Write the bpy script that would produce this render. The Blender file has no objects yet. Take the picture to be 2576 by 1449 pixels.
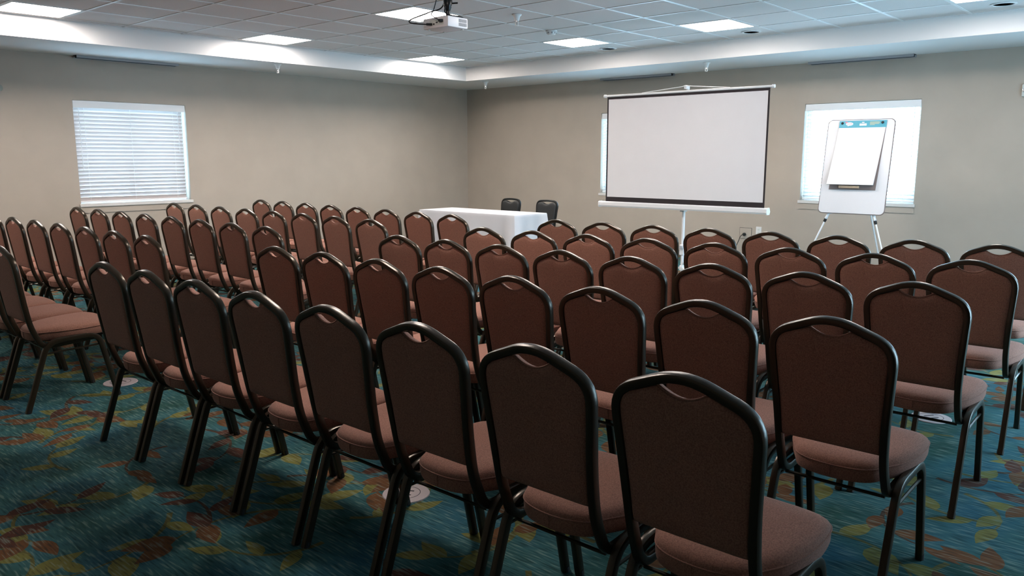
import bpy, bmesh, math, random
from mathutils import Vector, Matrix
from mathutils.geometry import delaunay_2d_cdt

# ------------------------------------------------------------------ camera, world, exposure
scene = bpy.context.scene
COL = scene.collection
FPX, CAMH, PITCH, YAW, ROLL = 1988.87, 1.40, math.radians(9.394), math.radians(41.776), math.radians(-0.0186)
cam_data = bpy.data.cameras.new('camera')
cam_data.sensor_fit = 'HORIZONTAL'; cam_data.sensor_width = 36.0
cam_data.lens = FPX / 2576.0 * 36.0
cam_data.clip_start = 0.05; cam_data.clip_end = 200
cam = bpy.data.objects.new('camera', cam_data); COL.objects.link(cam)
fw = Vector((math.cos(YAW) * math.cos(PITCH), math.sin(YAW) * math.cos(PITCH), -math.sin(PITCH)))
rt = Vector((math.sin(YAW), -math.cos(YAW), 0)); up = rt.cross(fw)
rt, up = math.cos(ROLL) * rt + math.sin(ROLL) * up, -math.sin(ROLL) * rt + math.cos(ROLL) * up
cam.matrix_world = Matrix(((rt.x, up.x, -fw.x, 0), (rt.y, up.y, -fw.y, 0), (rt.z, up.z, -fw.z, CAMH), (0, 0, 0, 1)))
scene.camera = cam

SKY_COL, SKY_STR = (0.48, 0.75, 1.0), 18.0
LAMP_COL, LAMP_STR = (1.0, 0.90, 0.84), 48.0
world = bpy.data.worlds.new('overcast_daylight'); scene.world = world
world.use_nodes = True
wb = world.node_tree.nodes['Background']
wb.inputs['Color'].default_value = (*SKY_COL, 1); wb.inputs['Strength'].default_value = SKY_STR

# room dimensions (metres). +X runs along the left wall towards the screen wall, +Y along the screen wall
XW, YW = 9.93, 9.91            # inner faces of the screen wall and of the left wall
XM, YM = -2.3, -1.25            # inner faces of the two walls behind the camera
ZS, ZC = 2.54, 2.74            # soffit and tray ceiling heights
XT, YT, XT0, YT0 = 8.75, 8.75, -1.1, -0.05   # tray opening
WZ0, WZ1 = 0.855, 2.05         # window opening
WIN_R = [(2.65, 3.985), (5.74, 7.07), (-0.42, 0.90)]    # y ranges on the screen wall
DOOR_R = (4.6, 7.2, 2.10)       # glazed double door in the right wall: x range, height
WIN_L = [(3.555, 4.885)]                                # x ranges on the left wall

def portal(name, loc, rot, w, h):
    l = bpy.data.lights.new(name, 'AREA'); l.shape = 'RECTANGLE'; l.size = w; l.size_y = h
    l.cycles.is_portal = True
    o = bpy.data.objects.new(name, l); COL.objects.link(o); o.location = loc; o.rotation_euler = rot
for a, b in WIN_R:
    portal('window_daylight', (XW + 0.17, (a + b) / 2, (WZ0 + WZ1) / 2), (0, math.pi / 2, 0), WZ1 - WZ0, b - a)
for a, b in WIN_L:
    portal('window_daylight', ((a + b) / 2, YW + 0.17, (WZ0 + WZ1) / 2), (-math.pi / 2, 0, 0), b - a, WZ1 - WZ0)

portal('door_daylight', ((DOOR_R[0] + DOOR_R[1]) / 2, YM - 0.17, DOOR_R[2] / 2), (math.pi / 2, 0, 0), DOOR_R[1] - DOOR_R[0], DOOR_R[2])

vs = scene.view_settings
vs.view_transform = 'Standard'; vs.look = 'None'; vs.gamma = 1.0; vs.exposure = 0.0
vs.use_curve_mapping = False
scene.cycles.use_denoising = True
scene.cycles.max_bounces = 7; scene.cycles.diffuse_bounces = 5; scene.cycles.glossy_bounces = 2
scene.cycles.transparent_max_bounces = 8; scene.cycles.use_adaptive_sampling = True; scene.cycles.adaptive_threshold = 0.03; scene.cycles.sample_clamp_indirect = 6.0
scene.cycles.caustics_reflective = False; scene.cycles.caustics_refractive = False

# ------------------------------------------------------------------ materials
def nmat(name):
    m = bpy.data.materials.new(name); m.use_nodes = True
    return m, m.node_tree.nodes, m.node_tree.links, m.node_tree.nodes['Principled BSDF']

def mat(name, col, rough=0.6, metal=0.0, spec=0.5, noise=0.0, nscale=40.0, bump=0.0, bscale=200.0, sheen=0.0, coat=0.0):
    m, N, L, b = nmat(name)
    b.inputs['Base Color'].default_value = (*col, 1)
    b.inputs['Roughness'].default_value = rough; b.inputs['Metallic'].default_value = metal
    b.inputs['Specular IOR Level'].default_value = spec
    b.inputs['Sheen Weight'].default_value = sheen
    b.inputs['Coat Weight'].default_value = coat
    if noise or bump:
        tc = N.new('ShaderNodeTexCoord')
    if noise:
        t = N.new('ShaderNodeTexNoise'); t.inputs['Scale'].default_value = nscale; t.inputs['Detail'].default_value = 3
        L.new(tc.outputs['Object'], t.inputs['Vector'])
        r = N.new('ShaderNodeMapRange'); r.inputs['From Min'].default_value = 0.3; r.inputs['From Max'].default_value = 0.7
        r.inputs['To Min'].default_value = 1 - noise; r.inputs['To Max'].default_value = 1 + noise
        L.new(t.outputs['Fac'], r.inputs['Value'])
        x = N.new('ShaderNodeMix'); x.data_type = 'RGBA'; x.blend_type = 'MULTIPLY'; x.inputs['Factor'].default_value = 1
        x.inputs[6].default_value = (*col, 1); L.new(r.outputs[0], x.inputs[7]); L.new(x.outputs[2], b.inputs['Base Color'])
    if bump:
        t = N.new('ShaderNodeTexNoise'); t.inputs['Scale'].default_value = bscale; t.inputs['Detail'].default_value = 2
        L.new(tc.outputs['Object'], t.inputs['Vector'])
        bp = N.new('ShaderNodeBump'); bp.inputs['Strength'].default_value = bump; bp.inputs['Distance'].default_value = 0.002
        L.new(t.outputs['Fac'], bp.inputs['Height']); L.new(bp.outputs['Normal'], b.inputs['Normal'])
    return m

def emis(name, col, s):
    m, N, L, b = nmat(name)
    b.inputs['Base Color'].default_value = (0.8, 0.8, 0.8, 1)
    b.inputs['Emission Color'].default_value = (*col, 1); b.inputs['Emission Strength'].default_value = s
    return m

M = {}
M['wall'] = mat('wall_paint', (0.42, 0.365, 0.305), 0.75, spec=0.25, noise=0.03, nscale=3, bump=0.12, bscale=260)
M['soffit'] = mat('white_drywall_paint', (0.72, 0.71, 0.70), 0.85, spec=0.2, bump=0.06, bscale=200)
M['tile'] = mat('acoustic_ceiling_tile', (0.70, 0.67, 0.66), 0.95, spec=0.1, noise=0.05, nscale=220, bump=0.25, bscale=400)
M['grid'] = mat('white_grid_metal', (0.74, 0.74, 0.74), 0.45, spec=0.4)
M['sillmat'] = mat('grey_white_sill', (0.62, 0.60, 0.57), 0.6)
M['vinyl_white'] = mat('white_vinyl', (0.80, 0.80, 0.80), 0.45)
M['base'] = mat('brown_vinyl_base', (0.10, 0.075, 0.055), 0.5)
M['fabric'] = mat('brown_woven_upholstery', (0.320, 0.157, 0.114), 0.95, spec=0.1, noise=0.30, nscale=260, bump=0.35, bscale=600, sheen=0.1)
M['frame'] = mat('dark_bronze_metal', (0.052, 0.038, 0.024), 0.28, metal=0.55, spec=0.6, bump=0.10, bscale=500)
M['black_vinyl'] = mat('black_vinyl', (0.008, 0.009, 0.009), 0.55, bump=0.1, bscale=300)
M['black_metal'] = mat('black_frame_metal', (0.012, 0.012, 0.012), 0.3, metal=0.4)
M['rubber'] = mat('black_rubber', (0.012, 0.012, 0.012), 0.7)
M['linen'] = mat('white_linen', (0.56, 0.57, 0.60), 0.85, spec=0.2, bump=0.15, bscale=600)
M['screen'] = mat('matte_white_screen', (0.74, 0.73, 0.74), 0.8, spec=0.2, noise=0.01, nscale=6)
M['border'] = mat('black_screen_border', (0.018, 0.012, 0.014), 0.8)
M['white_metal'] = mat('white_enamel', (0.80, 0.80, 0.80), 0.35, spec=0.5)
M['grey_metal'] = mat('light_grey_metal', (0.62, 0.66, 0.70), 0.3, metal=0.4)
M['board'] = mat('glossy_whiteboard', (0.64, 0.63, 0.64), 0.25, spec=0.5)
M['paper'] = mat('white_paper', (0.80, 0.78, 0.78), 0.9, spec=0.1, noise=0.01, nscale=12)
M['teal'] = mat('teal_card_header', (0.07, 0.33, 0.42), 0.5)
M['pink'] = mat('pink_print', (0.62, 0.18, 0.26), 0.6)
M['khaki'] = mat('khaki_print', (0.36, 0.44, 0.33), 0.6)
M['cardboard'] = mat('grey_brown_backing', (0.22, 0.17, 0.155), 0.8)
M['tan'] = mat('tan_wood_ledge', (0.66, 0.44, 0.29), 0.6, noise=0.06, nscale=60)
M['plastic'] = mat('white_plastic', (0.72, 0.72, 0.71), 0.4)
M['offwhite'] = mat('off_white_plastic', (0.60, 0.62, 0.58), 0.45)
M['proj'] = mat('projector_white_plastic', (0.74, 0.72, 0.74), 0.4)
M['grille'] = mat('projector_grey_grille', (0.30, 0.30, 0.31), 0.6)
M['dark'] = mat('dark_slot', (0.02, 0.02, 0.022), 0.8)
M['plate'] = mat('pinkish_white_metal_plate', (0.46, 0.39, 0.39), 0.5)
M['chrome'] = mat('chrome', (0.75, 0.75, 0.75), 0.15, metal=1.0)
M['greydev'] = mat('grey_green_plastic', (0.20, 0.21, 0.18), 0.5)
M['outside_wall'] = mat('exterior_wall', (0.4, 0.4, 0.4), 0.9)
M['lens'] = emis('lit_acrylic_diffuser', LAMP_COL, LAMP_STR)

# slat: translucent vinyl, base colour warmed to offset the blue daylight
m, N, L, b = nmat('translucent_warmed_slat')
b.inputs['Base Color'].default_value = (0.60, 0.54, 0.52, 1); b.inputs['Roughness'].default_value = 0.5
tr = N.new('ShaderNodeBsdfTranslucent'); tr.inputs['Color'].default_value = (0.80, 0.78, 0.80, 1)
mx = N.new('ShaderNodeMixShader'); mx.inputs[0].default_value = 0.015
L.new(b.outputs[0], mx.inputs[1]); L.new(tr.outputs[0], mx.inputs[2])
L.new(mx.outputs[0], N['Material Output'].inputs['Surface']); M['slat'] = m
# window glass
m, N, L, b = nmat('clear_window_glass')
N.remove(b)
tp = N.new('ShaderNodeBsdfTransparent'); tp.inputs['Color'].default_value = (0.93, 0.96, 0.96, 1)
gl = N.new('ShaderNodeBsdfGlossy'); gl.inputs['Roughness'].default_value = 0.02
mx = N.new('ShaderNodeMixShader'); mx.inputs[0].default_value = 0.06
L.new(tp.outputs[0], mx.inputs[1]); L.new(gl.outputs[0], mx.inputs[2])
L.new(mx.outputs[0], N['Material Output'].inputs['Surface']); M['glass'] = m

# carpet: teal ground with woven streaks; the printed leaf sprigs come from the floor mesh as a colour attribute
def carpet_material():
    m, N, L, b = nmat('teal_leaf_carpet')
    tc = N.new('ShaderNodeTexCoord')
    def noise(sc, det, vec=None):
        t = N.new('ShaderNodeTexNoise'); t.inputs['Scale'].default_value = sc; t.inputs['Detail'].default_value = det
        L.new(vec if vec is not None else tc.outputs['Object'], t.inputs['Vector']); return t.outputs['Fac']
    def mix(fac, a, bb):
        x = N.new('ShaderNodeMix'); x.data_type = 'RGBA'
        for sock, v in ((x.inputs['Factor'], fac), (x.inputs[6], a), (x.inputs[7], bb)):
            if isinstance(v, float): sock.default_value = v
            elif isinstance(v, tuple): sock.default_value = (*v, 1)
            else: L.new(v, sock)
        return x.outputs[2]
    def mul(v, k):
        n = N.new('ShaderNodeMath'); n.operation = 'MULTIPLY'; L.new(v, n.inputs[0]); n.inputs[1].default_value = k; return n.outputs[0]
    r = N.new('ShaderNodeValToRGB'); e = r.color_ramp.elements; e.new(0.5)
    for k, (p, c) in enumerate([(0.32, (0.022, 0.074, 0.063)), (0.50, (0.036, 0.115, 0.122)), (0.68, (0.028, 0.105, 0.140))]):
        e[k].position = p; e[k].color = (*c, 1)
    L.new(noise(2.6, 2), r.inputs[0])
    at = N.new('ShaderNodeAttribute'); at.attribute_name = 'print'
    col = mix(at.outputs['Alpha'], r.outputs[0], at.outputs['Color'])
    mp = N.new('ShaderNodeMapping'); mp.inputs['Scale'].default_value = (120, 11, 1); L.new(tc.outputs['Object'], mp.inputs['Vector'])
    st = noise(1.0, 1, mp.outputs['Vector'])
    col = mix(mul(ramp_val(N, L, st, 0.55, 0.68), 0.42), col, (0.23, 0.30, 0.26))
    col = mix(mul(ramp_val(N, L, st, 0.46, 0.30), 0.60), col, (0.012, 0.026, 0.026))
    L.new(col, b.inputs['Base Color'])
    b.inputs['Roughness'].default_value = 0.95; b.inputs['Specular IOR Level'].default_value = 0.1
    return m
def ramp_val(N, L, v, a, c):
    r = N.new('ShaderNodeMapRange'); r.inputs['From Min'].default_value = a; r.inputs['From Max'].default_value = c
    L.new(v, r.inputs['Value']); return r.outputs[0]
M['carpet'] = carpet_material()

# ------------------------------------------------------------------ mesh helpers
class MB:
    """collects verts / faces for one mesh"""
    def __init__(s): s.v = []; s.f = []
    def add(s, vs, fs):
        o = len(s.v); s.v += [tuple(p) for p in vs]; s.f += [tuple(i + o for i in f) for f in fs]; return s
    def box(s, x0, x1, y0, y1, z0, z1, c=0.0):
        if c <= 0:
            return s.add([(x, y, z) for z in (z0, z1) for y in (y0, y1) for x in (x0, x1)],
                         [(0, 2, 3, 1), (4, 5, 7, 6), (0, 1, 5, 4), (2, 6, 7, 3), (0, 4, 6, 2), (1, 3, 7, 5)])
        bm = bmesh.new(); bmesh.ops.create_cube(bm, size=1)
        for v in bm.verts:
            v.co = ((x0 + x1) / 2 + v.co.x * (x1 - x0), (y0 + y1) / 2 + v.co.y * (y1 - y0), (z0 + z1) / 2 + v.co.z * (z1 - z0))
        bmesh.ops.bevel(bm, geom=list(bm.edges), offset=c, segments=2, profile=0.5, affect='EDGES')
        bm.verts.index_update(); r = s.add([v.co[:] for v in bm.verts], [[v.index for v in f.verts] for f in bm.faces]); bm.free(); return r
    def sweep(s, pts, prof, n0=None, closed=False, cap=True):
        """sweep a closed 2D profile along a polyline with transported frames"""
        pts = [Vector(p) for p in pts]; n = len(pts); k = len(prof)
        tans = []
        for i in range(n):
            a = pts[(i - 1) % n] if (closed or i > 0) else pts[i]
            c = pts[(i + 1) % n] if (closed or i < n - 1) else pts[i]
            tans.append((c - a).normalized())
        nrm = Vector(n0) if n0 is not None else (Vector((0, 0, 1)) if abs(tans[0].z) < 0.9 else Vector((1, 0, 0)))
        vs = []
        for i in range(n):
            t = tans[i]; nrm = (nrm - t * nrm.dot(t)).normalized(); bn = t.cross(nrm)
            vs += [pts[i] + nrm * p[0] + bn * p[1] for p in prof]
        fs = []
        for i in range(n if closed else n - 1):
            j = (i + 1) % n
            for q in range(k):
                r = (q + 1) % k; fs.append((i * k + q, i * k + r, j * k + r, j * k + q))
        if cap and not closed:
            fs.append(tuple(range(k - 1, -1, -1))); fs.append(tuple((n - 1) * k + q for q in range(k)))
        return s.add(vs, fs)
    def tube(s, pts, r, seg=8, closed=False, n0=None):
        return s.sweep(pts, circ(r, seg), n0, closed)
    def lathe(s, prof, c=(0, 0, 0), seg=20, axis='z'):
        vs = []; fs = []; k = len(prof)
        for i in range(seg):
            a = 2 * math.pi * i / seg
            for r, h in prof:
                p = (r * math.cos(a), r * math.sin(a), h)
                if axis == 'x': p = (h, p[0], p[1])
                if axis == 'y': p = (p[1], h, p[0])
                vs.append((c[0] + p[0], c[1] + p[1], c[2] + p[2]))
        for i in range(seg):
            j = (i + 1) % seg
            for q in range(k - 1): fs.append((i * k + q, j * k + q, j * k + q + 1, i * k + q + 1))
        if prof[0][0] > 1e-6: fs.append(tuple(i * k for i in range(seg))[::-1])
        if prof[-1][0] > 1e-6: fs.append(tuple(i * k + k - 1 for i in range(seg)))
        return s.add(vs, fs)
    def xf(s, mtx):
        s.v = [tuple(mtx @ Vector(p)) for p in s.v]; return s
    def mesh(s, name, material, smooth=False):
        me = bpy.data.meshes.new(name); me.from_pydata(s.v, [], s.f); me.validate()
        bm = bmesh.new(); bm.from_mesh(me); bmesh.ops.remove_doubles(bm, verts=bm.verts, dist=1e-6)
        bmesh.ops.recalc_face_normals(bm, faces=bm.faces); bm.to_mesh(me); bm.free()
        me.materials.append(M[material])
        if smooth:
            me.polygons.foreach_set('use_smooth', [True] * len(me.polygons))
            try: me.set_sharp_from_angle(angle=math.radians(38))
            except Exception: pass
        return me
    def build(s, name, material, parent=None, smooth=False):
        return link(name, s.mesh(name, material, smooth), parent)
def circ(r, seg=8): return [(r * math.cos(2 * math.pi * i / seg), r * math.sin(2 * math.pi * i / seg)) for i in range(seg)]
def rrect(a, b_, r, n=2):
    out = []
    for cx, cy, st in ((a - r, b_ - r, 0), (-a + r, b_ - r, 90), (-a + r, -b_ + r, 180), (a - r, -b_ + r, 270)):
        for i in range(n + 1):
            t = math.radians(st + 90 * i / n); out.append((cx + r * math.cos(t), cy + r * math.sin(t)))
    return out
def fillet(ctrl, n=6):
    """ctrl: list of (point, radius); quadratic corners"""
    out = [Vector(ctrl[0][0])]
    for i in range(1, len(ctrl) - 1):
        p = Vector(ctrl[i][0]); r = ctrl[i][1]
        if r <= 0: out.append(p); continue
        a = Vector(ctrl[i - 1][0]); c = Vector(ctrl[i + 1][0])
        s = p + (a - p).normalized() * r; e = p + (c - p).normalized() * r
        for k in range(n + 1):
            t = k / n; out.append(s * (1 - t) ** 2 + p * 2 * t * (1 - t) + e * t * t)
    out.append(Vector(ctrl[-1][0])); return out
def link(name, me, parent=None):
    o = bpy.data.objects.new(name, me); COL.objects.link(o)
    if parent is not None: o.parent = parent
    return o
def tag(o, label=None, cat=None, group=None, kind=None):
    if label: o['label'] = label
    if cat: o['category'] = cat
    if group: o['group'] = group
    if kind: o['kind'] = kind
    return o
def thing(name, label, cat, loc=(0, 0, 0), rz=0.0, group=None):
    o = bpy.data.objects.new(name, None); COL.objects.link(o); o.location = loc; o.rotation_euler = (0, 0, rz)
    o.empty_display_size = 0.1
    return tag(o, label, cat, group)
def copy_tree(o, parent=None):
    c = o.copy(); COL.objects.link(c)
    if parent is not None: c.parent = parent
    for ch in list(o.children): copy_tree(ch, c)
    return c

# ------------------------------------------------------------------ room shell
TH = 0.20
PRINT = {'rust': (0.130, 0.058, 0.024), 'olive': (0.160, 0.150, 0.042), 'maroon': (0.080, 0.032, 0.021), 'stem_r': (0.062, 0.036, 0.023), 'stem_o': (0.105, 0.098, 0.032)}
PRIO = ['stem_r', 'stem_o', 'olive', 'rust', 'maroon']
def carpet_floor():
    x0, y0 = XM - TH, YM - TH; NX = NY = 4
    TX, TY = (XW + TH - x0) / NX, (YW + TH - y0) / NY
    rnd = random.Random(21); polys = []
    def leaf(px, py, a, ln, wd, col, bend):
        l, r = [], []; x, y = px, py; n = 6
        for k in range(n + 1):
            t = k / n; aa = a + bend * t
            if k: x += math.cos(aa) * ln / n; y += math.sin(aa) * ln / n
            h = wd * math.sin(math.pi * t ** 0.75) if 0 < k < n else 0
            l.append((x - math.sin(aa) * h, y + math.cos(aa) * h)); r.append((x + math.sin(aa) * h, y - math.cos(aa) * h))
        polys.append((col, [l[0]] + r[1:n] + [l[n]] + l[n - 1:0:-1]))
    GX, GY = 9, 8
    for gy in range(GY):
        for gx in range(GX):
            lc, sc_ = [('rust', 'stem_r'), ('olive', 'stem_o'), ('maroon', 'stem_r'), ('olive', 'stem_o'), ('rust', 'stem_o')][(gx * 2 + gy * 3 + (gy // 2)) % 5]
            x = (gx + rnd.uniform(0.1, 0.9)) / GX * TX; y = (gy + rnd.uniform(0.1, 0.9)) / GY * TY
            a = rnd.uniform(0, 6.283); c = rnd.choice((-1, 1)) * rnd.uniform(0.10, 0.22); n = rnd.choice((9, 11, 13)); st = 0.045
            l, r = [], []; side = 1
            for k in range(n):
                h = 0.0110 * (1 - 0.7 * k / n)
                l.append((x - math.sin(a) * h, y + math.cos(a) * h)); r.append((x + math.sin(a) * h, y - math.cos(a) * h))
                if k % 3 == 2 or k == n - 1:
                    big = rnd.uniform(0.85, 1.25)
                    leaf(x, y, a + (side * rnd.uniform(0.5, 1.0) if k < n - 1 else 0), 0.165 * big, 0.034 * big * rnd.uniform(0.8, 1.35), lc, rnd.uniform(-0.5, 0.5))
                    side = -side
                x += math.cos(a) * st; y += math.sin(a) * st; a += c
            polys.append((sc_, r + l[::-1]))
    vs_ = [Vector((0, 0)), Vector((TX, 0)), Vector((TX, TY)), Vector((0, TY))]; fs_ = [[0, 1, 2, 3]]; kinds = [None]
    for col, pts in polys:
        for ox in (-TX, 0, TX):
            for oy in (-TY, 0, TY):
                q = [(p[0] + ox, p[1] + oy) for p in pts]
                if max(p[0] for p in q) < 0 or min(p[0] for p in q) > TX or max(p[1] for p in q) < 0 or min(p[1] for p in q) > TY: continue
                fs_.append(list(range(len(vs_), len(vs_) + len(q)))); vs_ += [Vector(p) for p in q]; kinds.append(col)
    ov, oe, of, _, _, orig = delaunay_2d_cdt(vs_, [], fs_, 0, 1e-5)
    tris, cols = [], []
    for f_, og in zip(of, orig):
        if 0 not in og: continue
        best = max((PRIO.index(kinds[g]) for g in og if g), default=-1)
        tris.append(tuple(f_)); cols.append((*PRINT[PRIO[best]], 1.0) if best >= 0 else (0, 0, 0, 0.0))
    V, F, C = [], [], []; n = len(ov)
    for i in range(NX):
        for j in range(NY):
            o = len(V); V += [(x0 + i * TX + p.x, y0 + j * TY + p.y, 0.0) for p in ov]
            F += [tuple(q + o for q in t) for t in tris]; C += cols
    o = len(V); V += [(x, y, -0.15) for x, y in ((x0, y0), (XW + TH, y0), (XW + TH, YW + TH), (x0, YW + TH))]; F.append((o + 3, o + 2, o + 1, o)); C.append((0, 0, 0, 0))
    me = bpy.data.meshes.new('floor'); me.from_pydata(V, [], F); me.materials.append(M['carpet'])
    at = me.color_attributes.new('print', 'FLOAT_COLOR', 'CORNER'); buf = []
    for p, c in zip(me.polygons, C): buf += list(c) * p.loop_total
    at.data.foreach_set('color', buf); me.update()
    return link('floor', me)
tag(carpet_floor(), 'teal carpet with rust and olive leaf sprigs', 'floor', kind='structure')

def wall_strips(lo, hi, wins):
    """list of (a,b,z0,z1) solid pieces of a wall with openings"""
    out = []; p = lo
    for a, b_ in sorted(wins):
        out.append((p, a, 0, ZC + 0.3)); out.append((a, b_, 0, WZ0)); out.append((a, b_, WZ1, ZC + 0.3)); p = b_
    out.append((p, hi, 0, ZC + 0.3)); return out
w = MB()
for a, c, z0, z1 in wall_strips(YM - TH, YW + TH, WIN_R): w.box(XW, XW + TH, a, c, z0, z1)
tag(w.build('wall_front', 'wall'), 'beige painted wall with windows behind the projection screen', 'wall', kind='structure')
w = MB()
for a, c, z0, z1 in wall_strips(XM - TH, XW, WIN_L): w.box(a, c, YW, YW + TH, z0, z1)
tag(w.build('wall_left', 'wall'), 'beige painted wall with one blind-covered window', 'wall', kind='structure')
tag(MB().box(XM - TH, XM, YM - TH, YW, 0, ZC + 0.3).build('wall_back', 'wall'), 'plain beige painted wall behind the last chair row', 'wall', kind='structure')
w = MB().box(XM, DOOR_R[0], YM - TH, YM, 0, ZC + 0.3).box(DOOR_R[1], XW, YM - TH, YM, 0, ZC + 0.3).box(DOOR_R[0], DOOR_R[1], YM - TH, YM, DOOR_R[2], ZC + 0.3)
tag(w.build('wall_right', 'wall'), 'beige painted wall with a glazed double door', 'wall', kind='structure')
dm = (DOOR_R[0] + DOOR_R[1]) / 2; f_ = 0.07; dr = MB()
dr.box(DOOR_R[0], DOOR_R[1], YM - 0.14, YM - 0.08, DOOR_R[2] - f_, DOOR_R[2]).box(DOOR_R[0], DOOR_R[1], YM - 0.14, YM - 0.08, 0.0, 0.12)
for u in (DOOR_R[0], dm - f_, dm, DOOR_R[1] - f_): dr.box(u, u + f_, YM - 0.14, YM - 0.08, 0.12, DOOR_R[2] - f_)
do = tag(dr.build('door_1', 'vinyl_white'), 'white glazed double door in the right wall', 'door', kind='structure')
for u0, u1 in ((DOOR_R[0] + f_, dm - f_), (dm + f_, DOOR_R[1] - f_)): MB().box(u0, u1, YM - 0.113, YM - 0.107, 0.12, DOOR_R[2] - f_).build('pane', 'glass', do)
for s_ in (-1, 1): MB().tube([(dm + s_ * 0.035, YM - 0.055, 0.9), (dm + s_ * 0.035, YM - 0.055, 1.2)], 0.01, 8).build('pull_handle', 'grey_metal', do, True)
for nm, bx in (('baseboard_front', (XW - 0.008, XW, YM, YW, 0, 0.10)), ('baseboard_left', (XM, XW - 0.008, YW - 0.008, YW, 0, 0.10)),
               ('baseboard_back', (XM, XM + 0.008, YM, YW - 0.008, 0, 0.10)), ('baseboard_right', (XM + 0.008, DOOR_R[0], YM, YM + 0.008, 0, 0.10))):
    tag(MB().box(*bx).build(nm, 'base'), 'dark vinyl baseboard strip along the ' + nm.split('_')[1] + ' wall', 'baseboard', kind='structure')
# soffit ring with its vertical faces
for i, (bx, lb) in enumerate((((XM, XW, YT, YW, ZS, ZC + 0.06), 'white dropped soffit along the left wall'),
                              ((XT, XW, YM, YT, ZS, ZC + 0.06), 'white dropped soffit along the screen wall'),
                              ((XM, XT, YM, YT0, ZS, ZC + 0.06), 'white dropped soffit along the right wall'),
                              ((XM, XT0, YT0, YT, ZS, ZC + 0.06), 'white dropped soffit along the rear wall'))):
    tag(MB().box(*bx).build('trim_%d' % (i + 1), 'soffit'), lb, 'soffit', kind='structure')
# tray ceiling: slab above, tiles and grid below it
ceil = tag(MB().box(XM, XW, YM, YW, ZC + 0.06, ZC + 0.3).build('ceiling', 'soffit'), 'white suspended tile ceiling inside a tray', 'ceiling', kind='structure')
PX, PY = 0.625, 0.607
XL = [8.07 - PX * k for k in range(15)]; YL = [8.64 - PY * k for k in range(15)]
xs_ = [XT] + XL + [XT0]; ys_ = [YT] + YL + [YT0]
LIGHTS = {(1, 5): 'beside the smoke detector', (5, 5): 'directly above the projector', (1, 1): 'at the tray corner above the front table',
          (5, 1): 'by the left soffit between two others', (1, 8): 'in front of the projection screen', (1, 12): 'nearest the wall strobe',
          (9, 1): 'by the left soffit above the blind-covered window', (5, 9): 'above the second chair row',
          (13, 1): 'by the left soffit behind the last rows', (9, 9): 'added out of view above the back chair rows'}  # last entry is an unseen light added to brighten the near seats
tmesh = {}
def tile_mesh(w_, h_):
    k = (round(w_, 3), round(h_, 3))
    if k not in tmesh:
        tmesh[k] = MB().box(-w_ / 2, w_ / 2, -h_ / 2, h_ / 2, 0, 0.02, 0.004).mesh('ceiling_tile', 'tile')
    return tmesh[k]
for i in range(len(xs_) - 1):
    for j in range(len(ys_) - 1):
        if (i, j) in LIGHTS: continue
        o = link('ceiling_tile', tile_mesh(xs_[i] - xs_[i + 1] - 0.014, ys_[j] - ys_[j + 1] - 0.014), ceil)
        o.location = ((xs_[i] + xs_[i + 1]) / 2, (ys_[j] + ys_[j + 1]) / 2, ZC + 0.001)
gx = MB().box(-0.012, 0.012, YT0, YT, ZC - 0.004, ZC + 0.006).mesh('grid_runner', 'grid')
for x in XL: link('grid_runner', gx, ceil).location.x = x
gy = MB().box(XT0, XT, -0.012, 0.012, ZC - 0.003, ZC + 0.005).mesh('grid_runner', 'grid')
for y in YL: link('grid_runner', gy, ceil).location.y = y
for bx in ((XT - 0.022, XT, YT0, YT, ZC - 0.004, ZC + 0.004), (XT0, XT - 0.022, YT - 0.022, YT, ZC - 0.004, ZC + 0.004)):
    MB().box(*bx).build('wall_angle', 'grid', ceil)

# ------------------------------------------------------------------ ceiling fixtures
def troffer(cx, cy, where):
    t = thing('ceiling_light', 'lit square recessed ceiling light ' + where, 'ceiling light', (cx, cy, ZC), 0, 'square recessed ceiling lights')
    a, c = PX / 2 - 0.013, PY / 2 - 0.013; f = 0.018
    m_ = MB()
    m_.box(-a, a, -c, -c + f, -0.003, 0.03).box(-a, a, c - f, c, -0.003, 0.03).box(-a, -a + f, -c + f, c - f, -0.003, 0.03).box(a - f, a, -c + f, c - f, -0.003, 0.03)
    m_.build('frame', 'grid', t)
    MB().box(-a + f, a - f, -c + f, c - f, 0.0, 0.012).build('diffuser', 'lens', t)
    MB().box(-a + f, a - f, -c + f, c - f, 0.032, 0.05).build('housing', 'white_metal', t)
for (i, j), wh in LIGHTS.items():
    troffer((xs_[i] + xs_[i + 1]) / 2, (ys_[j] + ys_[j + 1]) / 2, wh)

def sprinkler(x, y, z, where):
    t = thing('fire_sprinkler', 'small white pendant fire sprinkler ' + where, 'sprinkler', (x, y, z))
    MB().lathe([(0.045, 0), (0.046, -0.006), (0.030, -0.022), (0.024, -0.05), (0.016, -0.062)], seg=20).build('escutcheon', 'plastic', t, True)
    fr = fillet([((0, -0.014, -0.06), 0), ((0, -0.016, -0.105), 0.018), ((0, 0.016, -0.105), 0.018), ((0, 0.014, -0.06), 0)], 5)
    MB().tube(fr, 0.0045, 6).build('yoke', 'plastic', t, True)
    MB().lathe([(0.006, -0.06), (0.004, -0.085), (0.006, -0.09)], seg=10).build('bulb', 'chrome', t, True)
    MB().lathe([(0.004, -0.098), (0.017, -0.104), (0.017, -0.107), (0.004, -0.109)], seg=14).build('deflector', 'plastic', t, True)
sprinkler(5.62, 8.92, ZS, 'under the left soffit')
sprinkler(9.02, 8.60, ZS, 'under the soffit at the room corner')
sprinkler(9.02, 4.87, ZS, 'under the soffit above the screen')
sprinkler(5.88, 5.19, ZC, 'on the tile ceiling past the projector')

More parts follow.
